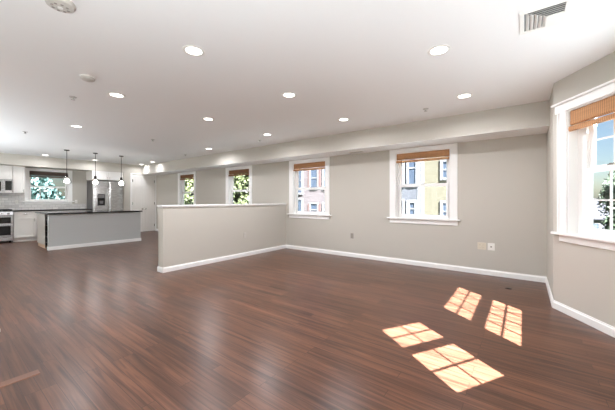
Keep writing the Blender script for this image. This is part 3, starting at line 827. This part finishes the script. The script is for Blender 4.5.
# ------------------------------------------------------------------ outlets
def outlet(name, label, loc, rot, w, h, m, kind='duplex', gangs=1, group=None):
    """wall plate in the wall's frame (room on the -y side)"""
    t = thing(name, label, 'wall outlet', loc, rot, group)
    obj('plate', MB().box(-w / 2, w / 2, -0.006, 0, 0, h), m, t, bevel=0.002)
    for g in range(gangs):
        cx = (g - (gangs - 1) / 2) * 0.046
        if kind == 'duplex':
            for z in (h * 0.32, h * 0.68):
                s = obj('socket', MB().lathe([(0.016, -0.006), (0.016, -0.008), (0, -0.008)], (cx, 0, z), 16, 'y'), m, t)
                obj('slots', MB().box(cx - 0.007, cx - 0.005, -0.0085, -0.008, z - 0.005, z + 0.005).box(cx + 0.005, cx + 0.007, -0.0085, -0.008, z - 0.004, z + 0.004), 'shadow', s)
        else:
            s = obj('jack', MB().box(cx - 0.012, cx + 0.012, -0.010, -0.006, h / 2 - 0.012, h / 2 + 0.012), 'greyplastic', t, bevel=0.001)
outlet('wall_outlet', 'almond double outlet plate on the window wall, left of the white jack plate', (-0.582, WY, 0.425), 0, 0.128, 0.122, 'almond', 'duplex', 2)
outlet('jack_plate', 'off-white jack plate on the window wall, right of the double outlet', (-0.444, WY, 0.425), 0, 0.10, 0.122, 'plastic', 'jack')
outlet('wall_outlet', 'grey outlet plate under the wall between two windows', (-3.10, WY, 0.415), 0, 0.075, 0.118, 'greyplastic')
outlet('wall_outlet', 'wall-coloured outlet low on the partition', (HX1, 4.37, 0.425), R(90), 0.072, 0.115, 'offplastic')
outlet('wall_outlet', 'white outlet on the tiled backsplash between range and kitchen window', (KX + 0.008, 1.735, 1.17), R(90), 0.075, 0.118, 'plastic')
outlet('wall_outlet', 'white outlet right of the kitchen window casing', (KX, 3.262, 1.17), R(90), 0.075, 0.118, 'plastic')
fo = thing('floor_outlet', 'small round bronze floor outlet cover near the window wall', 'floor outlet', (-0.177, 5.076, 0))
obj('cover', MB().lathe([(0.042, 0), (0.040, 0.003), (0.030, 0.0045), (0, 0.0045)], seg=24), 'bronze', fo, smooth=True)
obj('screw_lid', MB().lathe([(0.022, 0.0045), (0.021, 0.006), (0, 0.006)], seg=18), 'bronze', fo)

# floor strip and low white piece at the left edge of the picture
tag(obj('floor_strip', MB().prism([(-2.93, 0.0005), (-2.845, 0.0005), (-2.852, 0.006), (-2.922, 0.006)], 'y', 0.05, 0.505), 'board'), 'lighter oak threshold strip on the floor at the left edge', 'threshold')
lw = thing('floor_box', 'low white box standing on the floor at the left edge', 'box', (-3.16, 0.215, 0))
obj('body', MB().box(-0.10, 0.10, -0.10, 0.105, 0, 0.315), 'trim', lw, bevel=0.004)
obj('lid', MB().box(-0.105, 0.105, -0.105, 0.11, 0.315, 0.34), 'trim', lw, bevel=0.004)

# ------------------------------------------------------------------ outside
GZ = -3.2
struct('ground', MB().box(-70, 70, -40, 120, GZ - 0.3, GZ), 'lawn')
struct('street', MB().box(-30, 20, 6.0, 12.5, GZ, GZ + 0.02), 'concrete')  # unseen street, kept pale to bounce sunlight up through the windows
struct('bounce_paving', MB().box(1.1, 20, -14, 6.0, GZ, GZ + 0.02), 'concrete')  # unseen pale paving added to bounce sunlight through the bay onto the ceiling

def house(label, x0, x1, y0, depth, top, m, wins, roof='flat', corner=True):
    cx = (x0 + x1) / 2
    t = thing('house', label, 'house', (cx, y0, GZ))
    h = top - GZ
    wl = obj('wall', MB().box(x0 - cx, x1 - cx, 0, depth, 0, h), m, t)
    if corner:
        obj('corner_board', MB().box(x0 - cx, x0 - cx + 0.14, -0.03, 0.1, 0, h).box(x1 - cx - 0.14, x1 - cx, -0.03, 0.1, 0, h), 'extwhite', t)
    if roof == 'gable':
        rz = min(2.2, depth * 0.35)
        obj('roof', MB().prism([(-0.3, h - 0.05), (depth / 2, h + rz), (depth + 0.3, h - 0.05), (depth + 0.3, h + 0.1), (depth / 2, h + rz + 0.18), (-0.3, h + 0.1)], 'x', x0 - cx - 0.3, x1 - cx + 0.3), 'shingle', t)
        obj('gable', MB().prism([(0.01, h), (depth / 2, h + rz - 0.03), (depth - 0.01, h)], 'x', x0 - cx + 0.02, x1 - cx - 0.02), m, t)
    else:
        obj('cornice', MB().box(x0 - cx, x1 - cx, -0.25, depth, h, h + 0.25), 'extwhite', t)
    for w in wins:
        wx0, wx1, wz0, wz1 = w[:4]
        a, b, c, d = wx0 - cx, wx1 - cx, wz0 - GZ, wz1 - GZ
        tw = w[5] if len(w) > 5 else 0.12
        f = obj('window', MB().box(a - tw, a, -0.07, 0.02, c - tw, d + tw).box(b, b + tw, -0.07, 0.02, c - tw, d + tw).box(a, b, -0.07, 0.02, d, d + tw).box(a, b, -0.09, 0.02, c - tw, c).box(a, b, -0.05, 0.01, (c + d) / 2 - 0.035, (c + d) / 2 + 0.035), 'extwhite', t)
        obj('pane', MB().box(a, b, -0.02, 0.012, c, d), 'extglass', f)
        if len(w) > 4 and w[4]:
            obj('shutter', MB().box(a - tw - 0.15, a - tw, -0.05, 0.0, c, d).box(b + tw, b + tw + 0.15, -0.05, 0.0, c, d), 'shutter', t)
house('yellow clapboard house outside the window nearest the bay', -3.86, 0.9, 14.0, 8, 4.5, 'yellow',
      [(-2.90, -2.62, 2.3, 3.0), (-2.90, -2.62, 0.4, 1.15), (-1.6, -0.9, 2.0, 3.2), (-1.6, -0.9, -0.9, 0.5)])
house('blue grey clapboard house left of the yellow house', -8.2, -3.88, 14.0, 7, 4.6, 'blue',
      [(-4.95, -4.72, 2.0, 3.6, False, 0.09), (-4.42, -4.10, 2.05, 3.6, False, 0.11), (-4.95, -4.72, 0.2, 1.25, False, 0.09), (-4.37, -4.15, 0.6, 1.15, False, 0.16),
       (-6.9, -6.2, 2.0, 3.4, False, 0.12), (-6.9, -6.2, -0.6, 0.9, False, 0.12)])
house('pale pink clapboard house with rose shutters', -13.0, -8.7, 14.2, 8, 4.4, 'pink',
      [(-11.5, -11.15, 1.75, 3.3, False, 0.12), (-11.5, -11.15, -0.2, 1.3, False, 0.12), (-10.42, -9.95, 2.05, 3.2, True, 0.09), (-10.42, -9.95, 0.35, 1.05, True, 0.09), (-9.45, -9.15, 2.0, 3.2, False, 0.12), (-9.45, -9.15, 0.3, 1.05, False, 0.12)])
house('small cream house far away beyond the bay window', 5.2, 13.0, 46, 8, -0.9, 'cream',
      [(6.0, 6.8, -2.6, -1.4), (8.2, 9.0, -2.6, -1.4)], roof='gable')

def tree(name, label, x, y, crown_z, rx, rz, n, leaf, size, seed, group=None):
    rr = random.Random(seed)
    t = thing(name, label, 'tree', (x, y, GZ), 0, group)
    cz = crown_z - GZ
    tr = MB().tube([(0, 0, 0), (0.05, 0.02, cz * 0.4), (-0.04, 0.05, cz * 0.8), (0, 0, cz + rz * 0.4)], [0.22, 0.17, 0.12, 0.03], 10)
    for k in range(6):
        a = k * 1.05 + rr.random(); z = cz * (0.55 + 0.07 * k)
        tr.tube([(0, 0, z), (rx * 0.4 * math.cos(a), rx * 0.4 * math.sin(a), z + rz * 0.3), (rx * 0.7 * math.cos(a), rx * 0.7 * math.sin(a), z + rz * 0.45)], [0.08, 0.05, 0.015], 6)
    obj('trunk', tr, 'bark', t, smooth=True)
    cr = MB()
    lobes = []
    for k in range(16):
        a = rr.uniform(0, 6.283); u = rr.uniform(-0.8, 0.9); q = math.sqrt(max(0.05, 1 - u * u)) * 0.62
        lobes.append((rx * q * math.cos(a), rx * q * math.sin(a), cz + rz * u * 0.7, rr.uniform(0.32, 0.5)))
    for i in range(n):
        lx, ly, lz, lr = rr.choice(lobes)
        d = Vector((rr.gauss(0, 1), rr.gauss(0, 1), rr.gauss(0, 1))).normalized() * (rr.random() ** 0.45)
        p = Vector((lx + d.x * rx * lr, ly + d.y * rx * lr, lz + d.z * rz * lr))
        u = Vector((rr.gauss(0, 1), rr.gauss(0, 1), rr.gauss(0, 1))).normalized(); w = u.orthogonal().normalized()
        s = size * rr.uniform(0.6, 1.3); k = len(cr.v)
        cr.v += [tuple(p - u * s), tuple(p + w * s * 0.5), tuple(p + u * s), tuple(p - w * s * 0.5)]
        cr.f.append((k, k + 1, k + 2, k + 3))
    co = obj('crown', cr, leaf, t)
tree('leafy_tree', 'pale green tree outside the window second from the closet doors', -16.1, 12.4, 1.6, 2.1, 3.2, 8000, 'leaf_y', 0.2, 1)
tree('leafy_tree', 'pale green tree outside the window nearest the closet doors', -21.0, 12.4, 1.4, 2.4, 3.0, 8000, 'leaf_y', 0.2, 2)
tree('leafy_tree', 'darker tree behind the pale green trees', -21.0, 20.5, 1.8, 3.6, 3.6, 4200, 'leaf_d', 0.22, 3)
tree('leafy_tree', 'blue green tree in the left half of the kitchen window', -21.5, 3.2, 0.9, 1.7, 2.3, 7000, 'leaf_t', 0.18, 4)
tree('leafy_tree', 'blue green tree in the right half of the kitchen window', -23.0, 6.7, 0.7, 1.8, 2.2, 7000, 'leaf_t', 0.18, 5)
tree('leafy_tree', 'dark green tree beyond the bay window', 6.3, 30, 0.5, 1.9, 3.8, 6000, 'leaf_d', 0.17, 6)
tree('leafy_tree', 'low bushy tree before the cream house beyond the bay window', 5.4, 38, -2.3, 1.3, 0.9, 2000, 'leaf_d', 0.14, 8)
